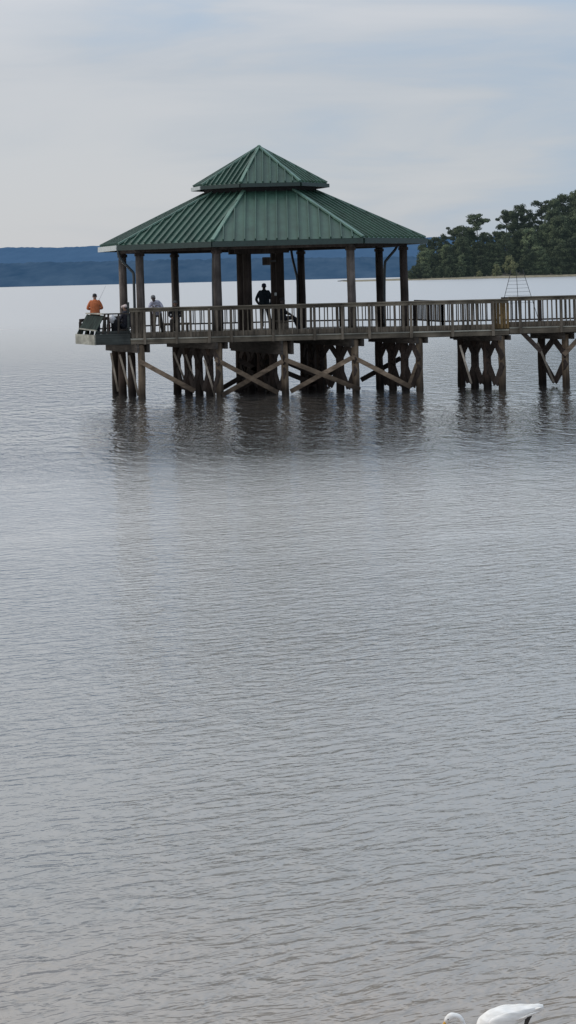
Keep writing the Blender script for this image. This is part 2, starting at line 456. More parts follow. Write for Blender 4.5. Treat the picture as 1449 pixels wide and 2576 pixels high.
# the pines that stand up out of the wood
tree('pine_tree', 'small dark pine at the left shoulder of the wooded point, rounded knob top', 'tree', None, 1141, 566, 1172, 'pine', 0, 'leaf_dark', 0.75, 0.4)
tree('pine_tree', 'lone flat topped pine standing up left of the notch in the wood', 'tree', None, 1199, 533, 1176, 'pine', 1, 'leaf_dark', 0.95, 1.0)
tree('pine_tree', 'airy pine with a leaning side branch right of the notch in the wood', 'tree', None, 1272, 521, 1178, 'pine', 2, 'leaf_dark', 0.8, 2.2)
tree('pine_tree', 'open crowned pine with sky showing through, between the notch and the tallest trees', 'tree', None, 1318, 510, 1180, 'pine', 3, 'leaf_dark', 0.75, 0.2)
tree('pine_tree', 'tall bare stemmed pine with sky gaps beside its trunk, left of the tallest trees', 'tree', None, 1361, 499, 1182, 'pine', 0, 'leaf_dark', 0.8, 3.0)
G_MID = 'trees in the dense middle of the wood'
L_MID = 'leafy tree in the dense middle of the wood above the beach'
rr = random.Random(5)
sil = [(1050, 640), (1066, 612), (1140, 590), (1199, 585), (1228, 592), (1273, 565), (1318, 555), (1366, 545), (1414, 520), (1480, 510), (1580, 505)]
def silh(x):
    for (a, b), (c, d) in zip(sil, sil[1:]):
        if x <= c: return b + (d - b) * (x - a) / (c - a)
    return sil[-1][1]
for i in range(48):
    x = 1052 + i * 11 + rr.uniform(-4, 4)
    y = silh(x) + rr.uniform(8, 40)
    tree('broadleaf_tree', L_MID, 'tree', G_MID, x, y, rr.uniform(1138, 1156), 'round' if rr.random() < .7 else 'tall', rr.randrange(3), rr.choice(['leaf_dark', 'leaf_mid'] if x < 1230 else ['leaf_dark', 'leaf_dark', 'leaf_mid']), rr.uniform(.75, 1.0))
G_LOW = 'low trees along the edge of the beach'
L_LOW = 'low bushy tree at the foot of the wood along the beach'
for i in range(44):
    x = 1046 + i * 12 + rr.uniform(-6, 6)
    y = min(668, silh(x) + rr.uniform(45, 100) + max(0, (x - 1150)) * 0.08)
    tree('broadleaf_tree', L_LOW, 'tree', G_LOW, x, y, rr.uniform(1122, 1134), 'round', rr.randrange(4), rr.choice(['leaf_dark', 'leaf_mid', 'leaf_dark']), rr.uniform(1.0, 1.3))
tree('shrub', 'large rounded olive green bush on the beach in front of the dark trees', 'bush', None, 1282, 643, 1117, 'shrub', 0, 'leaf_olive', 0.72)
tree('shrub', 'smaller pale olive bush just left of the large rounded bush', 'bush', None, 1249, 664, 1114, 'shrub', 1, 'leaf_olive', 0.8)
tree('shrub', 'lowest pale olive bush, left of the two larger bushes on the beach', 'bush', None, 1206, 680, 1116, 'shrub', 2, 'leaf_olive', 0.9)
for x, y in ((1042, 668), (1054, 662), (1030, 680), (1072, 668), (1100, 672), (1128, 670), (1160, 668), (1335, 672), (1372, 676), (1405, 670), (1440, 672)):
    tree('shrub', 'low dark undergrowth bush between the beach and the tree trunks', 'bush', 'undergrowth bushes behind the beach', x, y, 1119, 'shrub', rr.randrange(3), 'leaf_dark', rr.uniform(.7, 1.0))

for i, (x, w, lb) in enumerate(((868, 5.5, 'flat dark rock in the far water off the tip of the sandy point, larger'), (884, 3.2, 'small dark rock in the far water nearer the sandy point'))):
    p = at(x, 704, 1250); bm = B(); blob(bm, (0, 0, 0), 1, 12, 8)
    for q in bm.verts:
        k = 1 + 0.3 * mnoise.noise(q.co * 1.7 + Vector((i * 5, 0, 0))); q.co = Vector((q.co.x * w * k + p.x, q.co.y * 2 * k + 1250, q.co.z * 0.9 * k + 0.1))
    tag(obj('rock', bm, 'iron', smooth=False), lb, 'rock')

# ------------------------------------------------------------------ PIER
ZD, ZR, YF = 2.25, 3.40, 60.0
pier = thing('pier', (0, 60, 0), 'weathered timber fishing pier on piles, its wide deck carrying the green roofed pavilion', 'pier')
gang = thing('gangway', (10, 60, 0), 'timber walkway that leads off the pier to the right edge of the photo', 'walkway')
XB = xat(1279, YF)           # joint between pier and gangway
XL = xat(325, YF)            # left end of the tall front railing
X_BN = xat(242, YF, 850); X_BF = xat(193, 62.05, 850)

def slab(bm, poly, z0, z1):
    a = [bm.verts.new((x, y, z0)) for x, y in poly]; b = [bm.verts.new((x, y, z1)) for x, y in poly]
    bm.faces.new(a); bm.faces.new(b)
    for i in range(len(poly)):
        j = (i + 1) % len(poly); bm.faces.new((a[i], a[j], b[j], b[i]))

deck_poly = [(X_BN, 60.0), (XB, 60.0), (XB, 62.8), (6.0, 62.8), (5.3, 66.2), (2.2, 68.2), (-4.6, 68.2), (-7.0, 66.2), (-8.1, 63.2), (X_BF, 62.05)]
bm = B(); slab(bm, deck_poly, ZD - 0.045, ZD); obj('deck', bm, 'deck_wood', pier)
# joists and stringers under the deck
for y in (60.35, 61.2, 62.0, 62.6):
    bm = B(); box(bm, X_BN + 0.4, XB - 0.05, y - 0.06, y + 0.06, 2.0, ZD - 0.047); obj('stringer', bm, 'cap_wood', pier)
for y in (63.6, 64.8, 66.0, 67.4):
    bm = B(); box(bm, -6.2, 5.0, y - 0.07, y + 0.07, 1.95, ZD - 0.047); obj('stringer', bm, 'cap_wood', pier)
# front edge: pale deck-board ends and fascia boards
xs_f = [XL + 0.02, xat(525, YF), xat(686, YF), xat(860, YF), xat(1033, YF), XB]
for a, b in zip(xs_f, xs_f[1:]):
    bm = B(); box(bm, a + .006, b - .006, 59.93, 59.998, 2.03, 2.20); obj('fascia_board', bm, 'fascia_wood', pier)
    bm = B(); box(bm, a + .01, b - .01, 59.90, 59.998, 2.205, 2.243); obj('deck_edge', bm, 'edge_wood', pier)
bm = B(); box(bm, X_BN, XL + 0.016, 59.92, 59.998, 2.035, 2.44); obj('fascia_board', bm, 'dark_fascia_wood', pier, label='dark fascia board of the low fishing bay')
bm = B(); bar(bm, (X_BN - 0.03, 59.95, 2.22), (X_BF - 0.03, 62.1, 2.215), 0.06, 0.38); obj('fascia_board', bm, 'pale_fascia_wood', pier, label='end fascia board of the low fishing bay, its sunlight painted pale')  # sunlight from the left is put into this board's pale wood

POSTS = [xat(x, 59.88) for x in (362, 443, 525, 580, 686, 790, 860, 928, 1033, 1137, 1239)]
GPOSTS = [xat(x, 59.88) for x in (1308, 1411)]

def post_mesh():
    bm = B(); box(bm, -.05, .05, -.045, .045, 0, 1.30); me = bpy.data.meshes.new('post'); bmesh.ops.recalc_face_normals(bm, faces=bm.faces); bm.to_mesh(me); bm.free(); me.materials.append(MATS['upright_wood']); return me
def bal_mesh(h, mat='upright_wood', w=.042):
    bm = B(); box(bm, -w / 2, w / 2, -.019, .019, 0, h); me = bpy.data.meshes.new('baluster'); bmesh.ops.recalc_face_normals(bm, faces=bm.faces); bm.to_mesh(me); bm.free(); me.materials.append(MATS[mat]); return me
PM = post_mesh(); BMh = bal_mesh(1.0); BMw = bal_mesh(1.0, w=.09); BMb = bal_mesh(0.96, 'brown_wood', .10)
def inst(name, me, parent, loc, rot=(0, 0, 0)):
    o = link(bpy.data.objects.new(name, me)); o.parent = parent
    o.location = Vector(loc) - rootloc(parent); o.rotation_euler = rot; return o

def railing(parent, xa, xb, dz, posts, skip=()):
    bm = B(); box(bm, xa, xb, 59.955, 60.045, ZR - .16 + dz, ZR - .04 + dz)
    rail = obj('railing', bm, 'rail_wood', parent)
    bm = B(); box(bm, xa, xb, 59.86, 60.10, ZR - .037 + dz, ZR + dz); obj('cap_rail', bm, 'rail_wood', rail)
    bm = B(); box(bm, xa, xb, 60.03, 60.07, ZD + .003 + dz, ZD + .20 + dz); obj('toe_board', bm, 'upright_wood', rail)
    for x in posts: inst('post', PM, rail, (x, 59.88, 2.02 + dz))
    n = int((xb - xa) / 0.172); r2 = random.Random(int(xb * 10))
    for i in range(n):
        x = xa + 0.09 + i * (xb - xa - .1) / n + r2.uniform(-.022, .022)
        if min([abs(x - p) for p in posts] or [9]) < 0.09: continue
        if any(a < x < b for a, b in skip): continue
        inst('baluster', BMw if r2.random() < .3 else BMh, rail, (x, 60.0, 2.255 + dz), (0, R(r2.uniform(-.8, .8)), 0))
    return rail
xs_r = [XL, POSTS[2], POSTS[6], XB]
pan = (xat(1241, 60), XB)
for k in range(3):
    a, b = xs_r[k], xs_r[k + 1]
    rl = railing(pier, a + .004, b - .004, 0, [p for p in POSTS if a < p <= b], skip=(pan,))
# brown boarded stretch at the end of the pier railing
for i in range(5):
    inst('infill_board', BMb, rl, (pan[0] + 0.05 + i * 0.118, 59.975, 2.28), (0, R((-.4, .3, 0, -.2, .5)[i]), 0))
# tall end panel of close boards beside the fishing bay
for i in range(4):
    bm = B(); x = XL + 0.03 + i * 0.125; box(bm, x, x + .115, 60.075, 60.10, 2.27, 3.24); obj('end_board', bm, 'upright_wood', pier)

# gangway, 7 cm higher, running on toward the shore
XE = 19.0; DZ = 0.07
bm = B(); slab(bm, [(XB + .01, 60.0), (XE, 60.0), (XE, 62.5), (XB + .01, 62.5)], ZD - .045 + DZ, ZD + DZ); obj('deck', bm, 'deck_wood', gang)
for a, b in ((XB + .01, 11.4), (11.41, 15.0), (15.01, XE)):
    bm = B(); box(bm, a, b, 59.93, 59.998, 2.08, 2.27); obj('fascia_board', bm, 'fascia_wood', gang)
    bm = B(); box(bm, a, b, 59.90, 59.998, 2.276, 2.315); obj('deck_edge', bm, 'edge_wood', gang)
for y in (60.5, 61.4, 62.2):
    bm = B(); box(bm, XB + .02, XE, y - .06, y + .06, 2.03, 2.27); obj('stringer', bm, 'cap_wood', gang)
railing(gang, XB + .01, XE, DZ, GPOSTS + [GPOSTS[1] + 1.56 * k for k in (1, 2, 3, 4)])

def back_rail(parent, pts, zt, zb=None, post_every=1.6, step=.172, name='railing'):
    """plainer railing along the far deck edge; its balusters, glimpsed between the front ones, are one mesh"""
    bm = B()
    for a, b in zip(pts, pts[1:]): bar(bm, (*a, zt - .06), (*b, zt - .06), .09, .12)
    rail = obj(name, bm, 'inner_wood', parent)
    bl = B(); po = B(); br = B()
    for a, b in zip(pts, pts[1:]):
        a, b = Vector(a), Vector(b); L = (b - a).length
        bar(br, (*a, ZD + .27), (*b, ZD + .27), .05, .06)
        for i in range(int(L / step)):
            p = a + (b - a) * ((i + .5) * step / L); box(bl, p.x - .02, p.x + .02, p.y - .02, p.y + .02, ZD + .24, zt - .1)
        n = max(1, round(L / post_every))
        for i in range(n + 1):
            p = a + (b - a) * (i / n); box(po, p.x - .05, p.x + .05, p.y - .07, p.y + .07, ZD, zt - .12)
    obj('bottom_rail', br, 'inner_wood', rail); obj('posts', po, 'inner_wood', rail)['kind'] = 'stuff'
    obj('balusters', bl, 'inner_wood', rail)['kind'] = 'stuff'
back_rail(gang, [(XB + .05, 62.42), (XE, 62.42)], ZR + .02)
back_rail(pier, [(XB - .05, 62.72), (6.05, 62.72), (5.25, 66.1)], ZR - .06)
back_rail(pier, [(5.2, 66.12), (2.2, 68.1), (-4.55, 68.1), (-6.95, 66.1)], ZR - .15, step=.36)
back_rail(pier, [(-6.98, 66.05), (-8.0, 63.2), (X_BF + .12, 62.3)], ZR - .42, step=.36)

# the low fishing bay at the left end: slanted screen, rails
bay = None
TRp, TLp = at(263.5, 794, 60.02), at(221, 791.4, 62.0)
BRp, BLp = at(245, 830, 60.02), at(201.4, 824.5, 62.0)
bm = B()
for i in range(7):
    t0, t1 = i / 7 + .004, (i + 1) / 7 - .004
    q = [BRp.lerp(BLp, t0), BRp.lerp(BLp, t1), TRp.lerp(TLp, t1), TRp.lerp(TLp, t0)]
    off = Vector((-.03, -.012, -.012))
    v = [bm.verts.new(p) for p in q] + [bm.verts.new(p + off) for p in q]
    for f in ((0, 1, 2, 3), (4, 5, 6, 7), (0, 1, 5, 4), (1, 2, 6, 5), (2, 3, 7, 6), (3, 0, 4, 7)): bm.faces.new([v[k] for k in f])
screen = obj('slanted_screen', bm, 'dark_screen', pier)
bm = B(); bar(bm, BRp + Vector((-.03, 0, -.03)), BLp + Vector((-.03, 0, -.03)), .06, .05); obj('screen_sill', bm, 'pale_fascia_wood', screen)
bm = B(); bar(bm, TLp + Vector((-.02, .05, .05)), TRp + Vector((-.02, -.06, .06)), .16, .045); obj('screen_cap', bm, 'edge_wood', screen)
for t in (0.02, .3, .6, .82, 1.0):
    p = BRp.lerp(BLp, t); bm = B(); bar(bm, (p.x - .06, p.y, 2.40), (p.x, p.y, p.z - .02), .07, .07); obj('screen_post', bm, 'dark_screen', screen)
bm = B(); bar(bm, BLp + Vector((-.1, .05, -.25)), TLp + Vector((0, .05, 0)), .07, .09); obj('screen_post', bm, 'pale_fascia_wood', screen)
bm = B(); box(bm, TRp.x - .02, XL - .01, 59.95, 60.08, 3.17, 3.22)
brl = obj('railing', bm, 'cap_wood', pier, label='low railing of the fishing bay')
bm = B(); box(bm, TRp.x - .3, XL - .01, 59.98, 60.03, 2.445, 2.55); obj('bottom_rail', bm, 'dark_fascia_wood', brl)
for x in (258, 272, 298):
    q = at(x, 830, 60.0); tq = TRp if x == 258 else None
    bm = B(); bar(bm, (q.x, 60.0, 2.44), ((tq.x if tq else q.x + .02), 60.0, 3.17), .06, .07); obj('post', bm, 'cap_wood', brl)
bm = B(); box(bm, XL - .09, XL - .01, 60.0, 60.1, 2.25, 3.62); obj('tall_post', bm, 'dark_fascia_wood', brl)

# ------------------------------------------------------------------ piles, caps, braces
def pile(parent, x, Y, front=True, top=2.0, r=.14, ybase=960):
    X = xat(x, Y, ybase); bm = B(); lean = random.uniform(-.03, .03)
    pts = [(X + lean * k / 5 + .01 * math.sin(k * 2.1 + X), Y, -1.0 + (top + 1.0) * k / 5) for k in range(6)]
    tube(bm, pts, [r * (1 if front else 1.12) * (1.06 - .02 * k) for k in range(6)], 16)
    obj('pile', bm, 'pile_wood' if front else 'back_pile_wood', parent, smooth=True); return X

def cap(parent, xf, Yf, xb, Yb, z0, z1, w=.34, ef=.25, eb=.35):
    a = Vector((xf, Yf, 0)); b = Vector((xb, Yb, 0)); d = (b - a).normalized()
    a -= d * ef; b += d * eb; s = Vector((-d.y, d.x, 0))
    for k in (-1, 1):
        bm = B(); o = s * (k * (w / 2 + .05)); zc = (z0 + z1) / 2
        bar(bm, (a.x + o.x, a.y + o.y, zc), (b.x + o.x, b.y + o.y, zc), .10, z1 - z0); obj('pile_cap', bm, 'cap_wood', parent)
    bm = B(); bar(bm, (a.x + d.x * .3, a.y + d.y * .3, z1 - .13), (b.x - d.x * .1, b.y - d.y * .1, z1 - .13), w, .2); obj('pile_cap', bm, 'cap_wood', parent)

def bent_braces(parent, P, zig=True):
    """boards nailed across neighbouring piles of one bent"""
    for (xa, ya), (xb, yb) in zip(P, P[1:]):
        mx, my = (xa + xb) / 2, (ya + yb) / 2
        for z0, z1 in ((1.18, 1.78), (.95, .16)):
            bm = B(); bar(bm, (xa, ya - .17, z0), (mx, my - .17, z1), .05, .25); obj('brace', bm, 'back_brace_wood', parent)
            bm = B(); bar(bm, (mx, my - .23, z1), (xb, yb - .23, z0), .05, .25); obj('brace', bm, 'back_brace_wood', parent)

def bent(parent, piles, zc, zig=True):
    P = []
    for i, (x, Y) in enumerate(piles):
        P.append((pile(parent, x, Y, front=(i == len(piles) - 1), top=2.0), Y))
    (xb, Yb), (xf, Yf) = P[0], P[-1]
    cap(parent, xf, Yf, xb, Yb, zc[0], zc[1])
    if zig: bent_braces(parent, P)
    return P
bent(pier, [(292, 62.5), (309, 61.8), (333, 61.0), (356.5, 60.1)], (1.71, 2.02), zig=False)
bent(pier, [(447, 63.0), (475, 62.2), (501, 61.5), (527, 60.8), (552, 60.1)], (1.77, 2.02), zig=True)
bent(pier, [(606, 64.2), (632, 63.4), (658, 62.4), (690, 61.2), (718, 60.25)], (1.50, 2.02), zig=True)
bent(pier, [(604, 66.3), (622, 65.9), (645, 65.4), (673, 64.6)], (1.50, 2.0), zig=False)
bent(pier, [(774, 67.0), (794, 66.3), (815, 65.5)], (1.7, 2.0), zig=False)
bent(pier, [(765, 64.2), (784, 63.4), (806, 62.6), (856, 61.3), (895, 60.1)], (1.74, 2.02), zig=True)
bent(pier, [(956, 62.3), (988.6, 61.6), (1020.6, 60.9), (1055, 60.1)], (1.80, 2.02), zig=True)
bent(pier, [(1161.5, 62.3), (1194.6, 61.6), (1227.7, 60.9), (1263.5, 60.1)], (1.84, 2.02), zig=True)
bent(gang, [(1364.4, 61.8), (1423.3, 60.5)], (1.80, 2.05), zig=True)
for x0 in (12.6, 16.4):
    q = [(CX + (x0 - .9) * F / 61.8, 61.8), (CX + x0 * F / 60.5, 60.5)]
    bent(gang, q, (1.80, 2.05), zig=True)

def fbrace(parent, a, b, Y, mat='brace_wood', h=.17):
    bm = B(); bar(bm, at(*a, Y), at(*b, Y), .055, h, up=(0, 0, 1)); obj('brace', bm, mat, parent)
YB = 59.90
fbrace(pier, (350, 908), (490, 984), YB)
fbrace(pier, (541, 903), (700, 988), YB)
fbrace(pier, (559, 994), (712, 908), YB + .07)
fbrace(pier, (716, 904), (906, 980), YB)
fbrace(pier, (731, 985), (885, 900), YB + .07)
fbrace(pier, (884, 896), (1034, 974), YB)
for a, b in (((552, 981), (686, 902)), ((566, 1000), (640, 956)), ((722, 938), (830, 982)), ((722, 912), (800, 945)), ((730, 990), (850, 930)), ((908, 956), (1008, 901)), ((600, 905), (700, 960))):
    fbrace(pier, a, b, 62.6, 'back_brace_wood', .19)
# diagonals on the left hand bents, sunlight painted in as pale wood
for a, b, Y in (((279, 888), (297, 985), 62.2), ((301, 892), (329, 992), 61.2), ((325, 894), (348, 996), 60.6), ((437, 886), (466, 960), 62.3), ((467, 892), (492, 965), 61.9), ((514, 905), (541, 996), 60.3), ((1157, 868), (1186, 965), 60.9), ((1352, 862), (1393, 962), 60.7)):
    fbrace(pier if a[0] < 1290 else gang, a, b, Y, 'sunlit_brace_wood', .075)
fbrace(gang, (1308, 830), (1361, 884), 60.3, 'back_brace_wood')
fbrace(gang, (1462, 846), (1418, 892), 60.2, 'brace_wood')
fbrace(gang, (1393, 962), (1420, 900), 60.9, 'back_brace_wood', .1)
fbrace(pier, (1048, 915), (1030, 965), 60.0, 'brace_wood', .12)

# ------------------------------------------------------------------ GAZEBO
GC = Vector((-1.04, 64.0, 0))
OCT = [(-6.57, .65), (-5.54, -2.0), (-1.77, -4.2), (3.9, -4.2), (6.57, -.65), (5.54, 2.0), (1.77, 4.2), (-3.9, 4.2)]
gz = thing('gazebo', (GC.x, GC.y, ZD), 'open eight sided pavilion with two tier green metal roof on round timber columns', 'gazebo')
def ring(s, z): return [Vector((GC.x + x * s, GC.y + y * s, z)) for x, y in OCT]

def roof_tier(s0, z0, s1, z1, seam, fh, capw):
    lo, hi = ring(s0, z0), (ring(s1, z1) if s1 > 0 else [Vector((GC.x, GC.y, z1))] * 8)
    for i in range(8):
        j = (i + 1) % 8
        A0, A1, B0, B1 = lo[i], lo[j], hi[i], hi[j]
        e = (A1 - A0); L = e.length; e.normalize()
        nrm = e.cross(B0 - A0).normalized()
        if nrm.z < 0: nrm = -nrm
        f = nrm.cross(e)
        if f.z < 0: f = -f
        bm = B()
        tri = (B0 - B1).length < 1e-5
        q = [A0, A1, B0] if tri else [A0, A1, B1, B0]
        top = [bm.verts.new(p) for p in q]; bot = [bm.verts.new(p - nrm * .05) for p in q]
        bm.faces.new(top); bm.faces.new(bot)
        for k in range(len(q)):
            l = (k + 1) % len(q); bm.faces.new((top[k], top[l], bot[l], bot[k]))
        a0, bt = (B0 - A0).dot(e), (B0 - A0).dot(f); a1 = (B1 - A0).dot(e)
        n = seam
        for k in range(1, n):
            a = L * k / n
            if a < a0: hb = bt * a / a0
            elif a <= a1: hb = bt
            else: hb = bt * (L - a) / (L - a1)
            if hb < .15: continue
            p0 = A0 + e * a + nrm * .045 + f * .01; p1 = p0 + f * (hb - .05)
            bar(bm, p0, p1, .045, .075, up=nrm)
        obj('roof_panel', bm, 'roof_green', gz)
        bm = B(); bar(bm, lo[i] + Vector((0, 0, .05)), hi[i] + Vector((0, 0, .05)), capw, .07); obj('ridge_cap', bm, 'ridge_green', gz)
        out = Vector((e.y, -e.x, 0))
        if out.dot(A0 - GC) < 0: out = -out
        out.z = 0
        bm = B(); bar(bm, A0 + out * .05 + Vector((0, 0, -fh / 2 - .012)), A1 + out * .05 + Vector((0, 0, -fh / 2 - .012)), .09, fh)
        obj('fascia', bm, 'pale_glare_and_notice' if i == 0 else 'gutter_green', gz, label='fascia facing left, sun glare painted pale' if i == 0 else None)  # pale colour stands in for sun glare on the green fascia
roof_tier(1.0, 5.83, .345, 7.82, 14, .20, .15)
roof_tier(.412, 8.13, 0, 9.66, 8, .14, .12)
bm = B(); lo, hi = ring(.345, 7.6), ring(.345, 8.12)
a = [bm.verts.new(p) for p in lo]; b = [bm.verts.new(p) for p in hi]
for i in range(8): bm.faces.new((a[i], a[(i + 1) % 8], b[(i + 1) % 8], b[i]))
obj('cupola_wall', bm, 'soffit_dark', gz)
bm = B(); bm.faces.new([bm.verts.new(p) for p in ring(.40, 8.06)]); obj('soffit', bm, 'soffit_dark', gz)
bm = B(); blob(bm, (GC.x, GC.y, 9.70), (.09, .09, .07)); obj('finial', bm, 'ridge_green', gz, smooth=True)

COLS = [(309, 64.6), (352, 62.26), (546, 60.4), (883, 60.4), (1016, 63.4), (955, 65.75), (758, 67.5), (440, 67.5)]
CP = []
for i, (x, Y) in enumerate(COLS):
    X = xat(x, Y, 690); CP.append(Vector((X, Y, 0))); bm = B()
    tube(bm, [(X, Y, ZD - .02), (X + .008, Y, 3.6), (X - .006, Y, 4.9), (X, Y, 5.75)], [.168, .163, .16, .158], 18)
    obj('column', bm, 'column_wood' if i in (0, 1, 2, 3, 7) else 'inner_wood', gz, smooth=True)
    bm = B(); tube(bm, [(X, Y, 5.38), (X, Y, 5.50)], [.20, .20], 8); obj('column_collar', bm, 'inner_wood', gz)
for i in range(8):
    a, b = CP[i], CP[(i + 1) % 8]
    bm = B(); bar(bm, (a.x, a.y, 5.66), (b.x, b.y, 5.66), .22, .26); obj('ring_beam', bm, 'inner_wood', gz)
# rafters from the ring beam to the cupola
for i in range(8):
    p = ring(.93, 5.83 + .07 / .655 * 1.99 - .16)[i]; q = ring(.36, 7.6)[i]
    bm = B(); bar(bm, p, q, .1, .2); obj('rafter', bm, 'soffit_dark', gz)
INN = [(606, 64.7), (622, 62.8), (691, 65.3), (704, 63.3)]
IP = []
for x, Y in INN:
    X = xat(x, Y, 690); IP.append(Vector((X, Y, 0))); bm = B()
    tube(bm, [(X, Y, ZD - .02), (X, Y, 4.8), (X, Y, 7.55)], [.175, .17, .16], 16); obj('inner_post', bm, 'inner_wood', gz, smooth=True)
for a, b in ((0, 2), (1, 3)):
    d = (IP[b] - IP[a]).normalized() * .5
    bm = B(); bar(bm, IP[a] - d + Vector((0, -.22, 5.52)), IP[b] + d * .8 + Vector((0, -.22, 5.52)), .1, .26); obj('tie_beam', bm, 'inner_wood', gz)
for a, b in ((0, 1), (2, 3)):
    d = (IP[b] - IP[a]).normalized() * .4
    bm = B(); bar(bm, IP[a] - d + Vector((0, 0, 5.85)), IP[b] + d + Vector((0, 0, 5.85)), .36, .24); obj('tie_beam', bm, 'inner_wood', gz)
def spout(pts):
    bm = B(); p, _ = smoothpath(pts, [(1,)] * len(pts), 3); tube(bm, p, .055, 10); obj('downspout', bm, 'downspout_paint', gz, smooth=True)
A = at(298, 640, 62.0); Bq = at(336, 690, 62.1)
spout([A + Vector((0, 0, .12)), A, at(306, 655, 62.0), at(330, 680, 62.1), Bq, at(337, 715, 62.1), at(338.5, 768, 62.1), (at(338.5, 768, 62.1).x, 62.1, 2.26)])
spout([at(732, 625, 67.6), at(736, 650, 67.5), at(743, 680, 67.4), at(748, 705, 67.4), at(749, 760, 67.4), (at(749, 760, 67.4).x, 67.4, 2.26)])
spout([at(1000, 614, 63.6), at(994, 628, 63.6), at(974, 652, 63.6), at(968, 668, 63.6), at(967, 748, 63.6), (at(967, 748, 63.6).x, 63.6, 2.26)])
spout([at(537, 634, 60.6), at(536, 700, 60.6), (at(537, 768, 60.6).x, 60.6, 2.26)])

# box lamp and pale notice on the inner post
b0 = at(670, 657, 63.2); t = thing('box_speaker', b0, 'square brown box fixed high on the left side of the inner post', 'speaker box')
bm = B(); box(bm, b0.x - .16, b0.x + .16, 63.05, 63.33, b0.z - .16, b0.z + .16); bmesh.ops.bevel(bm, geom=bm.edges[:], offset=.015, segments=2, affect='EDGES'); obj('case', bm, 'column_wood', t)
bm = B(); box(bm, b0.x - .12, b0.x + .12, 63.035, 63.048, b0.z - .12, b0.z + .12); obj('grille', bm, 'inner_wood', t)
bm = B(); box(bm, b0.x + .1, IP[3].x - .12, 63.2, 63.26, b0.z - .03, b0.z + .03); obj('bracket', bm, 'iron', t)
n0 = at(693, 740, 63.13); bm = B(); n0.y = 63.12
box(bm, n0.x - .04, n0.x + .05, 63.10, 63.118, n0.z - .06, n0.z + .06)
bmesh.ops.bevel(bm, geom=bm.edges[:], offset=.004, segments=1, affect='EDGES')
tag(obj('notice', bm, 'pale_glare_and_notice'), 'small pale notice pinned to the dark inner post', 'notice')

# ------------------------------------------------------------------ metal frame beyond the gangway
lf = thing('ladder_frame', (xat(1302, 62.2), 62.2, ZD + DZ), 'thin tapering metal frame with crossbars standing on the far side of the walkway', 'frame')
lg = [[at(1281.4, 697.7, 62.15), at(1269.5, 745, 62.15)], [at(1299.7, 697.7, 62.3), at(1302.6, 745, 62.3)], [at(1320.6, 696, 62.15), at(1335.3, 742.6, 62.15)]]
ends = []
for a, b in lg:
    d = (b - a) / (a.z - b.z); lo = b + d * (b.z - ZD - DZ); hi = a - d * .3; ends.append((lo, hi))
    bm = B(); tube(bm, [lo, hi], .011, 8); obj('leg', bm, 'iron', lf)
for k in range(9):
    t = .40 + k * .066
    P = [lo.lerp(hi, t) for lo, hi in ends]
    bm = B(); tube(bm, [P[0], P[1]], .006, 6); tube(bm, [P[1], P[2]], .006, 6); obj('crossbar', bm, 'iron', lf)

# ------------------------------------------------------------------ PEOPLE
def skinned(verts, edges, rads, sub=2):
    me = bpy.data.meshes.new('tmp'); me.from_pydata([tuple(v) for v in verts], edges, [])
    o = link(bpy.data.objects.new('tmp', me))
    md = o.modifiers.new('s', 'SKIN'); md.branch_smoothing = 0.6
    for i, r in enumerate(rads): me.skin_vertices[0].data[i].radius = r if isinstance(r, tuple) else (r, r)
    me.skin_vertices[0].data[0].use_root = True
    ss = o.modifiers.new('u', 'SUBSURF'); ss.levels = sub; ss.render_levels = sub
    dg = bpy.context.evaluated_depsgraph_get(); out = bpy.data.meshes.new_from_object(o.evaluated_get(dg))
    bpy.data.objects.remove(o); bpy.data.meshes.remove(me)
    bm = B(); bm.from_mesh(out); bpy.data.meshes.remove(out)
    return bm

def stand():
    return dict(pelvis=(0, 0, .95), spine=(0, -.01, 1.12), chest=(0, -.01, 1.33), neck=(0, 0, 1.50), head0=(0, .015, 1.585), head1=(0, .02, 1.67),
                shL=(-.18, -.01, 1.42), shR=(.18, -.01, 1.42), elL=(-.25, -.03, 1.13), elR=(.25, -.03, 1.13), wrL=(-.25, .06, .88), wrR=(.25, .06, .88),
                hipL=(-.095, 0, .90), hipR=(.095, 0, .90), knL=(-.11, .02, .49), knR=(.11, .02, .49), anL=(-.12, -.02, .09), anR=(.12, -.02, .09), toL=(-.14, .15, .035), toR=(.14, .15, .035))
def sit():
    j = stand(); dz = -.47
    for k in ('pelvis', 'spine', 'chest', 'neck', 'head0', 'head1', 'shL', 'shR'): j[k] = (j[k][0], j[k][1] - .05 * (j[k][2] - .95), j[k][2] + dz)
    j.update(hipL=(-.1, .02, .46), hipR=(.1, .02, .46), knL=(-.13, .44, .50), knR=(.13, .44, .50), anL=(-.13, .46, .09), anR=(.13, .46, .09), toL=(-.14, .63, .035), toR=(.14, .63, .035),
             elL=(-.25, .08, .70), elR=(.25, .08, .70), wrL=(-.12, .30, .60), wrR=(.12, .30, .60))
    return j

def fingers(bm, w, d, side):
    w, d = Vector(w), Vector(d).normalized()
    s = d.cross(Vector((0, 0, 1)))
    s = s.normalized() if s.length > .1 else Vector((1, 0, 0)); u = s.cross(d)
    tube(bm, [w - d * .01, w + d * .04, w + d * .085], [.025, .036, .034], 8, [(1, .55)] * 3 if abs(s.y) > .7 else [(.55, 1)] * 3)
    for k, (o, L) in enumerate(((-.028, .062), (-.010, .075), (.010, .070), (.027, .055))):
        p = w + d * .08 + s * o
        tube(bm, [p, p + d * L * .5 - u * .006, p + d * L * .85 - u * .03], [.009, .0085, .006], 6)
    p = w + d * .03 + s * (.03 * side)
    tube(bm, [p, p + s * (.022 * side) + d * .025, p + s * (.026 * side) + d * .055 - u * .01], [.011, .010, .007], 6)

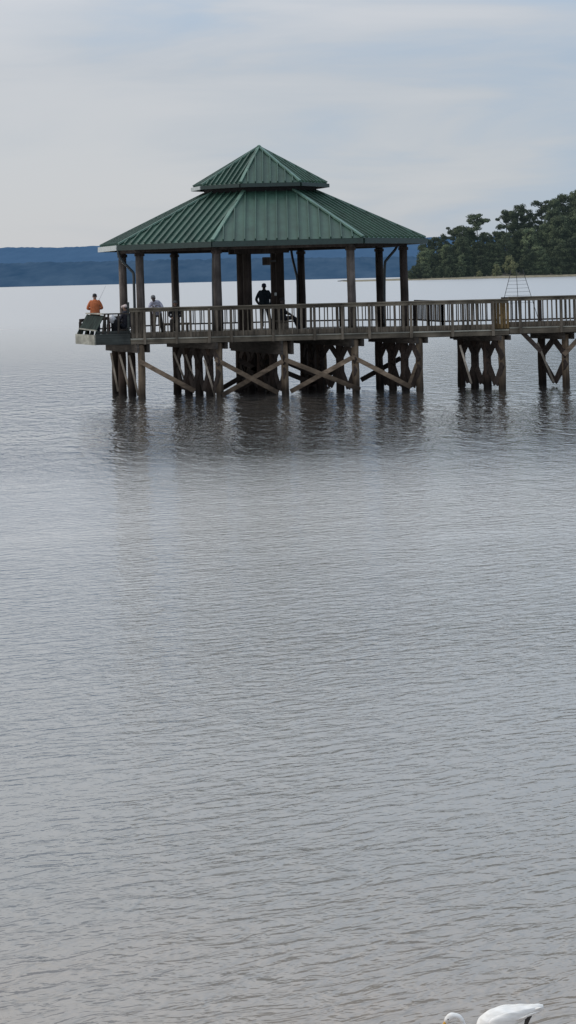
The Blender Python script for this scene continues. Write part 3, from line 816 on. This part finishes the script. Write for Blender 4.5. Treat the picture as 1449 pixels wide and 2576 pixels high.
def person(label, loc, rz, J, shirt, trousers, skin='skin_tan', scale=1.0, sleeve='long', hat=None, hair='hair_dark', wide=1.0):
    t = thing('person', loc, label, 'person'); M = Matrix.Rotation(rz, 4, 'Z') @ Matrix.Scale(scale, 4)
    names = list(J); P = {k: Vector(v) for k, v in J.items()}
    def sub(keys, edges, rad, grow):
        idx = {k: i for i, k in enumerate(keys)}
        return skinned([P[k] for k in keys], [(idx[a], idx[b]) for a, b in edges], [tuple(x * grow for x in (rad[k] if isinstance(rad[k], tuple) else (rad[k],) * 2)) for k in keys])
    rad = dict(pelvis=(.12, .095), spine=(.10, .085), chest=(.105, .085), neck=.055, head0=(.074, .085), head1=(.078, .092), shL=.068, shR=.068, elL=.046, elR=.046, wrL=.03, wrR=.03,
               hipL=.09, hipR=.09, knL=.06, knR=.06, anL=.042, anR=.042, toL=.035, toR=.035)
    tor = [('pelvis', 'spine'), ('spine', 'chest'), ('chest', 'shL'), ('chest', 'shR')]
    arm = [('shL', 'elL'), ('shR', 'elR')]; fore = [('elL', 'wrL'), ('elR', 'wrR')]
    leg = [('pelvis', 'hipL'), ('pelvis', 'hipR'), ('hipL', 'knL'), ('hipR', 'knR'), ('knL', 'anL'), ('knR', 'anR')]
    bm = sub(names, tor + arm + fore + leg + [('chest', 'neck'), ('neck', 'head0'), ('head0', 'head1'), ('anL', 'toL'), ('anR', 'toR')], rad, .95)
    h = P['head0'].lerp(P['head1'], .45); f = Vector(J.get('face', (0, 1, -.05))).normalized(); sd = f.cross(Vector((0, 0, 1))).normalized()
    # nose, ears, brow and chin in the same surface mesh
    tube(bm, [h + f * .075 + Vector((0, 0, .025)), h + f * .105 - Vector((0, 0, .012)), h + f * .085 - Vector((0, 0, .02))], [.008, .015, .012], 6)
    for k in (-1, 1): blob(bm, h + sd * (.078 * k) - f * .005, (.014, .022, .032), 8, 6)
    tube(bm, [h + f * .07 + sd * -.022 - Vector((0, 0, .045)), h + f * .082 - Vector((0, 0, .045)), h + f * .07 + sd * .022 - Vector((0, 0, .045))], .007, 6)
    for k, e, w in ((-1, 'elL', 'wrL'), (1, 'elR', 'wrR')): fingers(bm, P[w], P[w] - P[e], -k)
    bm.transform(M); bm.transform(Matrix.Translation(t.location)); body = obj('body', bm, skin, t, smooth=True)
    def put(name, bm, mat):
        bm.transform(M); bm.transform(Matrix.Translation(t.location)); obj(name, bm, mat, t, smooth=True)
    bm = B()
    for k in (-1, 1): blob(bm, h + f * .083 + sd * (.030 * k) + Vector((0, 0, .02)), .011, 8, 6)
    put('eyes', bm, 'hair_dark')
    keys = ['pelvis', 'spine', 'chest', 'shL', 'shR', 'elL', 'elR'] + (['wrL', 'wrR'] if sleeve == 'long' else [])
    r2 = dict(rad); r2.update(shL=.066, shR=.066, elL=.055, elR=.055, wrL=.042, wrR=.042)
    sh = sub(keys, tor + arm + (fore if sleeve == 'long' else []), r2, 1.06)
    up = (P['neck'] - P['chest']); mid = (P['shL'] + P['shR']) / 2
    dn = (P['pelvis'] - P['spine']) * .45
    tp, tv = smoothpath([P['pelvis'] + dn, P['pelvis'], P['spine'], P['chest'], mid + up * .12, P['neck'] - up * .12, P['neck'] + up * .06],
                        [(.125, .178), (.125, .172), (.118, .165), (.135, .195), (.10, .175), (.068, .082), (.062, .062)], 3)
    tube(sh, tp, 1.0, 16, [(a, b * wide) for a, b in tv])
    for sk in ('shL', 'shR'):
        blob(sh, P[sk].lerp(mid, .22), (.082, .076, .07), 12, 8)
    put('shirt', sh, shirt)
    keys = ['pelvis', 'hipL', 'hipR', 'knL', 'knR', 'anL', 'anR']
    r3 = dict(rad); r3.update(anL=.06, anR=.06, knL=.07, knR=.07)
    put('trousers', sub(keys, leg, r3, 1.09), trousers)
    bm = B()
    for s in 'LR':
        a, b = P['an' + s], P['to' + s]; d = (b - a); d.z = 0; d.normalize()
        tube(bm, [Vector((a.x, a.y, .05)) - d * .06, Vector((a.x, a.y, .055)) + d * .03, Vector((b.x, b.y, .04)), Vector((b.x, b.y, .035)) + d * .06], [.036, .046, .042, .025], 10)
    put('shoes', bm, 'hair_dark')
    top = P['head1']
    bm = B(); blob(bm, top + Vector((0, 0, .005)) - f * .012, (.088, .1, .075), 14, 10)
    for q in list(bm.verts):
        if q.co.z < top.z - .055 and (q.co - top).dot(f) > .02: q.co.z = top.z - .03
    if hat:
        tube(bm, [top + f * .06 + Vector((0, 0, .0)), top + f * .13 - Vector((0, 0, .012)), top + f * .165 - Vector((0, 0, .02))], [.07, .06, .03], 10, [(1, .12)] * 3 if abs(f.x) > .5 else [(.12, 1)] * 3)
        put('cap', bm, hat)
        bm = B(); blob(bm, top - f * .035 - Vector((0, 0, .05)), (.07, .07, .05), 10, 8); put('hair', bm, hair)
    else: put('hair', bm, hair)
    return t, M

plain('skin_tan', (0.20, 0.115, 0.08), 0.6, vary=.12); plain('skin_dark', (0.055, 0.038, 0.034), 0.6, vary=.12)
plain('hair_dark', (0.018, 0.017, 0.018), 0.8); plain('hair_grey', (0.12, 0.12, 0.125), 0.85)
for nm, c in (('shirt_orange', (0.42, 0.13, 0.055)), ('shirt_grey', (0.30, 0.30, 0.36)), ('shirt_navy', (0.028, 0.04, 0.052)), ('cloth_black', (0.016, 0.016, 0.02)), ('jacket_dark', (0.03, 0.03, 0.04)),
              ('jeans', (0.025, 0.028, 0.038)), ('trousers_brown', (0.05, 0.042, 0.036)), ('cap_navy', (0.055, 0.06, 0.11)), ('cap_pale', (0.5, 0.42, 0.40)), ('red_cloth', (0.10, 0.04, 0.035)), ('bag_white', (0.62, 0.62, 0.64))):
    plain(nm, c, 0.9, vary=.2, scale=14, spec=.2, bump=.3)

# man in orange, fishing, back to us
J = stand(); J.update(elL=(-.30, .0, 1.15), elR=(.29, .02, 1.15), wrL=(-.10, .24, 1.12), wrR=(.10, .26, 1.14))
om, _ = person('person in an orange top, back turned, fishing from the low bay at the left', (xat(238.5, 61.7), 61.7, ZD), R(8), J, 'shirt_orange', 'jeans', scale=.985, wide=1.15)
rod = thing('fishing_rod', (om.location.x + .1, 61.95, 3.35), 'thin fishing rod rising from the hands of the person in orange', 'fishing rod')
a = Vector((om.location.x + .08, 61.95, 3.36)); b = at(249, 755.7, 62.5); c = at(266, 719, 64.2)
bm = B(); tube(bm, [a - (b - a) * .25, a, b, c], [.012, .010, .006, .003], 8); obj('blank', bm, 'iron', rod)
bm = B(); tube(bm, [a - (b - a) * .28, a + (b - a) * .05], .018, 8); obj('grip', bm, 'cloth_black', rod)
bm = B(); blob(bm, a + Vector((.0, .02, -.06)), (.03, .05, .04)); obj('reel', bm, 'iron', rod, smooth=True)

# man leaning on the rail, facing us
J = stand(); J.update(pelvis=(0, .12, .93), spine=(0, .22, 1.08), chest=(-.02, .36, 1.27), neck=(-.07, .50, 1.42), head0=(-.09, .58, 1.50), head1=(-.10, .60, 1.585),
                      shL=(-.21, .40, 1.35), shR=(.17, .40, 1.32), elL=(-.27, .56, 1.12), elR=(.27, .56, 1.10), wrL=(-.02, .72, 1.225), wrR=(-.08, .74, 1.225), hipL=(-.1, .10, .88), hipR=(.1, .10, .88),
                      knL=(-.13, .08, .48), knR=(.16, .02, .48), anL=(-.15, -.05, .09), anR=(.20, -.12, .09), toL=(-.17, .12, .035), toR=(.23, .05, .035))
for k in list(J): J[k] = (-J[k][0], J[k][1], J[k][2])
person('person in a pale grey shirt leaning forward with folded arms on the front rail', (xat(395, 60.72), 60.72, ZD), R(180), J, 'shirt_grey', 'trousers_brown', skin='skin_dark', hair='hair_grey', scale=.975, wide=1.1)

# man standing in the pavilion, back to us
J = stand(); J.update(elL=(-.31, -.06, 1.14), wrL=(-.20, .08, .96), elR=(.27, -.02, 1.13), wrR=(.24, .08, .92), knL=(-.11, .02, .49), anL=(-.10, -.02, .09), toL=(-.12, .15, .035), knR=(.17, .02, .49), anR=(.24, -.05, .09), toR=(.28, .12, .035))
person('person in dark clothes and navy cap standing in the pavilion with back turned', (xat(665, 66.0, 760), 66.0, ZD), R(2), J, 'shirt_navy', 'jeans', skin='skin_dark', hat='cap_navy', scale=1.11, wide=1.2)

# seated in the bay, turned left, pale cap
J = sit()
p1, _ = person('seated person in pale cap and dark jacket in the low fishing bay', (xat(313, 60.75), 60.75, ZD), R(68), J, 'jacket_dark', 'jeans', hat='cap_pale', scale=1.0)
ch = thing('camp_chair', (p1.location.x, 60.75, ZD), 'dark folding camp chair with crossed legs under the person in the pale cap', 'chair')
def loc(x, y, z): return Vector((ch.location.x, ch.location.y, ZD)) + Matrix.Rotation(R(68), 3, 'Z') @ Vector((x, y, z))
bm = B(); tube(bm, [loc(-.25, -.16, .38), loc(0, -.14, .35), loc(.25, -.16, .38)], .02, 6); 
bar(bm, loc(0, -.22, .36), loc(0, .26, .36), .5, .025); obj('seat', bm, 'cloth_black', ch)
bm = B(); bar(bm, loc(0, -.24, .40), loc(0, -.32, .92), .5, .025, up=(.4, 1, 0)); obj('backrest', bm, 'jacket_dark', ch)
for a, b in (((-.25, .24, .01), (.25, .24, .36)), ((.25, .24, .01), (-.25, .24, .36)), ((-.25, -.22, .01), (.25, -.22, .40)), ((.25, -.22, .01), (-.25, -.22, .40)), ((-.26, .24, .01), (-.26, -.24, .38)), ((.26, .24, .01), (.26, -.24, .38))):
    bm = B(); tube(bm, [loc(*a), loc(*b)], .014, 8); obj('leg', bm, 'iron', ch)

# clutter in the bay
bk = xat(290, 60.55); t = thing('bucket', (bk, 60.55, ZD + .0), 'round black bucket with a wire handle on the deck of the low fishing bay', 'bucket')
bm = B(); tube(bm, [(bk, 60.55, ZD + .22), (bk, 60.55, ZD + .3), (bk, 60.55, ZD + .72), (bk, 60.55, ZD + .73)], [.13, .15, .19, .185], 18); obj('pail', bm, 'cloth_black', t, smooth=True)
bm = B(); tube(bm, [(bk + .19 * math.cos(q), 60.55, ZD + .72 + .15 * math.sin(q)) for q in [math.pi * k / 8 for k in range(9)]], .008, 6); obj('handle', bm, 'iron', t)
t.location.z = ZD
bm = B(); box(bm, bk - .2, bk + .2, 60.4, 60.7, ZD, ZD + .2); bmesh.ops.bevel(bm, geom=bm.edges[:], offset=.02, segments=2, affect='EDGES')
tag(obj('tackle_box', bm, 'trousers_brown'), 'low dark tackle box on the deck underneath the black bucket', 'tackle box')
bx = xat(281, 60.42); bm = B(); blob(bm, (0, 0, 0), 1, 14, 10)
for q in bm.verts:
    k = 1 + .25 * mnoise.noise(q.co * 2.3); q.co = Vector((bx + q.co.x * .15 * k * (1 - .45 * max(0, q.co.z)), 60.42 + q.co.y * .1 * k, ZD + .74 + q.co.z * .17 * k))
bag = tag(obj('carrier_bag', bm, 'bag_white', smooth=True), 'crumpled white bag hung on the low railing of the fishing bay', 'bag')
rx = xat(271.5, 60.35); t = thing('folded_umbrella', (rx, 60.35, ZD), 'dark red rolled umbrella standing upright beside the slanted screen', 'umbrella')
bm = B(); tube(bm, [(rx, 60.35, ZD + .04), (rx, 60.35, ZD + .12), (rx, 60.35, ZD + .5), (rx + .01, 60.35, ZD + .72)], [.02, .06, .075, .03], 10); obj('canopy', bm, 'red_cloth', t, smooth=True)
bm = B(); tube(bm, [(rx + .01, 60.35, ZD + .7), (rx + .01, 60.35, ZD + .86)], .012, 8); tube(bm, [(rx, 60.35, ZD), (rx, 60.35, ZD + .06)], .01, 8); obj('handle', bm, 'cloth_black', t)

# seated person in front of a far column, and one beside the inner post, each on a bench
def bench(x, y, rz, label, w=1.2, h=.47):
    t = thing('bench', (x, y, ZD), label, 'bench'); M = Matrix.Translation((x, y, ZD)) @ Matrix.Rotation(rz, 4, 'Z')
    bm = B()
    for k in range(3): box(bm, -w / 2, w / 2, -.21 + k * .145, -.085 + k * .145, h - .045, h)
    bm.transform(M); obj('seat', bm, 'upright_wood', t)
    for s in (-1, 1):
        bm = B(); box(bm, s * w * .38 - .04, s * w * .38 + .04, -.18, .18, 0, h - .047); bm.transform(M); obj('leg', bm, 'upright_wood', t)
J = sit()
for k in J: J[k] = (J[k][0], J[k][1], J[k][2] + (.09 if not k.startswith(('an', 'to')) else 0))
person('seated person in dark clothes in front of the far column, right of the leaning person', (xat(440.5, 62.6), 62.6, ZD), R(180), J, 'cloth_black', 'trousers_brown', skin='skin_tan', scale=1.0, hair='hair_grey')
bench(xat(440.5, 62.6), 62.62, 0, 'plain timber bench behind the front rail, left half of the pavilion', h=.475)
J = sit()
for k in J: J[k] = (J[k][0], J[k][1], J[k][2] + (.07 if not k.startswith(('an', 'to')) else 0))
J.update(knL=(-.13, .44, .56), knR=(.13, .44, .56), anL=(-.13, .62, .12), anR=(.13, .66, .12), toL=(-.14, .80, .06), toR=(.14, .84, .06))
person('person in black sitting beside the dark inner post with legs stretched to the right', (xat(711, 62.75), 62.75, ZD), R(-80), J, 'cloth_black', 'cloth_black', skin='skin_dark', hat=None, scale=1.02, wide=1.1)
bench(xat(709, 62.75), 62.75, R(-80), 'short timber bench at the foot of the inner post', w=.9, h=.46)

# ------------------------------------------------------------------ EGRET in the shallows
def feather():
    m, nt, b = newmat('white_feather')
    tc = N(nt, 'ShaderNodeTexCoord'); mp = N(nt, 'ShaderNodeMapping'); no = N(nt, 'ShaderNodeTexNoise')
    mp.inputs['Scale'].default_value = (9, 30, 55); no.inputs['Scale'].default_value = 1; no.inputs['Detail'].default_value = 5
    nt.links.new(tc.outputs['Object'], mp.inputs[0]); nt.links.new(mp.outputs[0], no.inputs['Vector'])
    nt.links.new(ramp(nt, [(.3, (.66, .64, .60)), (.7, (.79, .78, .755))], no.outputs['Fac']), b.inputs['Base Color'])
    vo = N(nt, 'ShaderNodeTexVoronoi'); vo.inputs['Scale'].default_value = 1.0; m2 = N(nt, 'ShaderNodeMapping'); m2.inputs['Scale'].default_value = (26, 40, 62); m2.inputs['Rotation'].default_value = (0, R(18), 0)
    nt.links.new(tc.outputs['Object'], m2.inputs[0]); nt.links.new(m2.outputs[0], vo.inputs['Vector'])
    dk = N(nt, 'ShaderNodeMapRange'); dk.inputs[1].default_value = .25; dk.inputs[2].default_value = .8; dk.inputs[3].default_value = 1.0; dk.inputs[4].default_value = .92
    nt.links.new(vo.outputs['Distance'], dk.inputs[0]); src = b.inputs['Base Color'].links[0].from_socket
    vm = N(nt, 'ShaderNodeVectorMath', operation='SCALE'); nt.links.new(src, vm.inputs[0]); nt.links.new(dk.outputs[0], vm.inputs['Scale']); nt.links.new(vm.outputs[0], b.inputs['Base Color'])
    bp = N(nt, 'ShaderNodeBump'); bp.inputs['Strength'].default_value = .8; bp.inputs['Distance'].default_value = .008
    nt.links.new(no.outputs['Fac'], bp.inputs['Height']); nt.links.new(bp.outputs['Normal'], b.inputs['Normal'])
    b.inputs['Roughness'].default_value = .85; MATS['white_feather'] = m
feather()
plain('bill_yellow', (.62, .33, .04), .45, vary=.15, scale=40); plain('leg_black', (.022, .02, .02), .6, vary=.3, scale=60)
YE = 8.3
eg = thing('egret', (xat(1325, YE, 2560), YE, 0), 'white egret with yellow bill and black legs wading at the bottom right, neck bent down', 'egret')
def E(x, y, dY=0.0): 
    p = at(x, y, YE); p.y += dY; return p
K = YE / F
path = [(1367, 2534), (1352, 2536), (1330, 2542), (1300, 2551), (1268, 2561), (1244, 2569), (1224, 2580), (1212, 2594), (1203, 2609), (1194, 2628), (1186, 2636), (1177, 2630), (1171, 2612), (1168, 2592), (1164, 2572), (1157, 2557), (1146, 2551), (1134, 2552), (1125, 2559), (1119, 2568)]
rad = [(7, .7, 1.0), (10.5, .9, 1.0), (13, 1.05, 1.0), (20, 1.15, 1.0), (27, 1.1, 1.0), (29, 1.0, 1.0), (26, 1, 1), (19, 1, 1), (13, 1, 1), (9.5, 1, 1), (8, 1, 1), (7.2, 1, 1), (6.6, 1, 1), (6.2, 1, 1), (6.0, 1, 1), (6.0, 1, 1), (6.6, 1, 1.0), (8.4, .9, 1.0), (7.6, .9, 1), (3.4, 1, 1)]
pp, rv = smoothpath([E(x, y, (-.02 if x < 1200 else 0)) for x, y in path], rad, 5)
bm = B(); tube(bm, pp, [r[0] * K for r in rv], 22, [(r[1], r[2]) for r in rv]); obj('body', bm, 'white_feather', eg, smooth=True)
# folded wings lie over the flanks and back
for sgn in (-1, 1):
    w = [(1358, 2534), (1336, 2538), (1306, 2546), (1272, 2556), (1244, 2566), (1226, 2577)]
    wr = [(3, .5, 1.3), (8, .35, 1.1), (14, .35, 1.0), (19, .38, 1), (18, .4, 1), (8, .4, 1)]
    off = [.012, .022, .034, .046, .048, .04]
    q, rq = smoothpath([E(x, y) + Vector((0, sgn * o, -.002)) for (x, y), o in zip(w, off)], wr, 5)
    bm = B(); tube(bm, q, [r[0] * K for r in rq], 16, [(r[1], r[2]) for r in rq]); wing = obj('wing', bm, 'white_feather', eg, smooth=True)
    for k in range(5):
        x0 = 1335 - k * 7; a = E(x0 - 32, 2553 + k * 3.2) + Vector((0, sgn * .05, 0)); b = E(x0 + 22 - k * 4, 2537 + k * 4) + Vector((0, sgn * .028, 0))
        bm = B(); tube(bm, [a, a.lerp(b, .5) + Vector((0, sgn * .004, .003)), b], [.003, .006, .002], 8, [(.35, 1)] * 3); obj('flight_feather', bm, 'white_feather', wing, smooth=True)
bm = B()
for k in range(5):
    a = E(1345, 2534 + k * 1.5, -.02 + k * .01); b = E(1366 - abs(k - 2) * 2, 2528 + k * 3.2, -.025 + k * .0125)
    tube(bm, [a, a.lerp(b, .6), b], [.008, .009, .003], 8, [(.7, .5)] * 3)
obj('tail', bm, 'white_feather', eg, smooth=True)
bm = B(); q, rq = smoothpath([E(1124, 2559, -.02), E(1118, 2569, -.02), E(1109, 2584, -.02), E(1099, 2600, -.02)], [(4.6,), (3.9,), (2.4,), (.5,)], 4)
tube(bm, q, [r[0] * K for r in rq], 12); obj('bill', bm, 'bill_yellow', eg, smooth=True)
bm = B()
for s in (-1, 1): blob(bm, E(1125.5, 2557, -.02) + Vector((0, s * .0135, 0)), .0038, 10, 8)
obj('eyes', bm, 'leg_black', eg, smooth=True)
for dY, pts in ((-.025, [(1330, 2548), (1326, 2558), (1320, 2578), (1314, 2612), (1322, 2690), (1330, 2812)]), (.03, [(1334, 2549), (1331, 2560), (1325, 2580), (1319, 2614), (1318, 2690), (1314, 2790)])):
    q, rq = smoothpath([E(x, y, dY) for x, y in pts], [(7.0,), (5.6,), (4.0,), (3.8,), (2.6,), (2.6,)], 4)
    bm = B(); tube(bm, q, [r[0] * K for r in rq], 10); lg_ = obj('leg', bm, 'leg_black', eg, smooth=True)
    e = q[-1]; bm = B()
    for ax, ay in ((-.09, -.03), (-.10, 0), (-.085, .035), (.05, 0)):
        tube(bm, [e, e + Vector((ax * .5, ay * .6, .006)), e + Vector((ax, ay, -.004))], [.006, .005, .003], 6)
    obj('foot', bm, 'leg_black', lg_)

# ------------------------------------------------------------------ world, sun
w = bpy.data.worlds.new('World'); sc.world = w; w.use_nodes = True; nt = w.node_tree
bg = nt.nodes['Background']; bg.inputs['Strength'].default_value = 0.1
sky = N(nt, 'ShaderNodeTexSky', sky_type='NISHITA'); sky.sun_disc = False
SUN_EL, SUN_AZ = R(42), R(-78)     # azimuth measured from +Y (view direction) toward +X: sun on the left
sky.sun_elevation = SUN_EL; sky.sun_rotation = SUN_AZ; sky.dust_density = 1.5; sky.air_density = 1.0
tc = N(nt, 'ShaderNodeTexCoord'); mp = N(nt, 'ShaderNodeMapping'); mp.inputs['Scale'].default_value = (4.0, 2.0, 22.0); mp.inputs['Location'].default_value = (0.35, 0, 0.4)
mp.inputs['Rotation'].default_value = (0, R(-4), 0)
nt.links.new(tc.outputs['Generated'], mp.inputs[0])
no = N(nt, 'ShaderNodeTexNoise'); no.inputs['Scale'].default_value = 1.0; no.inputs['Detail'].default_value = 6; no.inputs['Roughness'].default_value = 0.5; no.inputs['Distortion'].default_value = .5
nt.links.new(mp.outputs[0], no.inputs['Vector'])
cover = N(nt, 'ShaderNodeMapRange'); cover.interpolation_type = 'SMOOTHSTEP'
cover.inputs[1].default_value = 0.28; cover.inputs[2].default_value = 0.68; cover.inputs[3].default_value = 0.0; cover.inputs[4].default_value = 1.0
sxx = N(nt, 'ShaderNodeSeparateXYZ'); nt.links.new(tc.outputs['Generated'], sxx.inputs[0])
cl = N(nt, 'ShaderNodeMath', operation='MULTIPLY_ADD'); cl.inputs[1].default_value = -0.75; nt.links.new(sxx.outputs['X'], cl.inputs[0]); nt.links.new(no.outputs['Fac'], cl.inputs[2])
nt.links.new(cl.outputs[0], cover.inputs[0])
cloud = ramp(nt, [(0.0, (4.3, 5.2, 6.35)), (0.5, (5.4, 5.75, 6.25)), (1.0, (6.1, 6.25, 6.55))], cover.outputs[0])
mix = N(nt, 'ShaderNodeMix', data_type='RGBA'); mix.inputs[0].default_value = 0.86
nt.links.new(sky.outputs[0], mix.inputs[6]); nt.links.new(cloud, mix.inputs[7])
sz = N(nt, 'ShaderNodeSeparateXYZ'); nt.links.new(tc.outputs['Generated'], sz.inputs[0])
el = N(nt, 'ShaderNodeMapRange'); el.inputs[1].default_value = 0.13; el.inputs[2].default_value = 0.6; el.inputs[3].default_value = 1.0; el.inputs[4].default_value = 1.9
nt.links.new(sz.outputs['Z'], el.inputs[0])
sc2 = N(nt, 'ShaderNodeVectorMath', operation='SCALE'); nt.links.new(mix.outputs[2], sc2.inputs[0]); nt.links.new(el.outputs[0], sc2.inputs['Scale'])
nt.links.new(sc2.outputs[0], bg.inputs['Color'])

sd = bpy.data.lights.new('sun', 'SUN'); sd.energy = 1.3; sd.angle = R(12); sd.color = (1, .95, .88)
so = link(bpy.data.objects.new('sun', sd))
dirv = Vector((math.sin(SUN_AZ) * math.cos(SUN_EL), math.cos(SUN_AZ) * math.cos(SUN_EL), math.sin(SUN_EL)))
so.rotation_euler = dirv.to_track_quat('Z', 'Y').to_euler(); so.location = (-40, 40, 60)

# ------------------------------------------------------------------ camera
cd = bpy.data.cameras.new('camera'); cam = link(bpy.data.objects.new('camera', cd)); sc.camera = cam
cd.sensor_fit = 'AUTO'; cd.sensor_width = 36; cd.lens = 36 * F / 2576
cd.shift_y = -(1288 - CY) / 2576
cam.location = (0, 0, HC); cam.rotation_euler = (Matrix.Rotation(R(90), 4, 'X') @ Matrix.Rotation(-TH, 4, 'Z')).to_euler()
cd.clip_start = 0.1; cd.clip_end = 20000

sc.view_settings.view_transform = 'Standard'; sc.view_settings.look = 'None'; sc.view_settings.exposure = 0
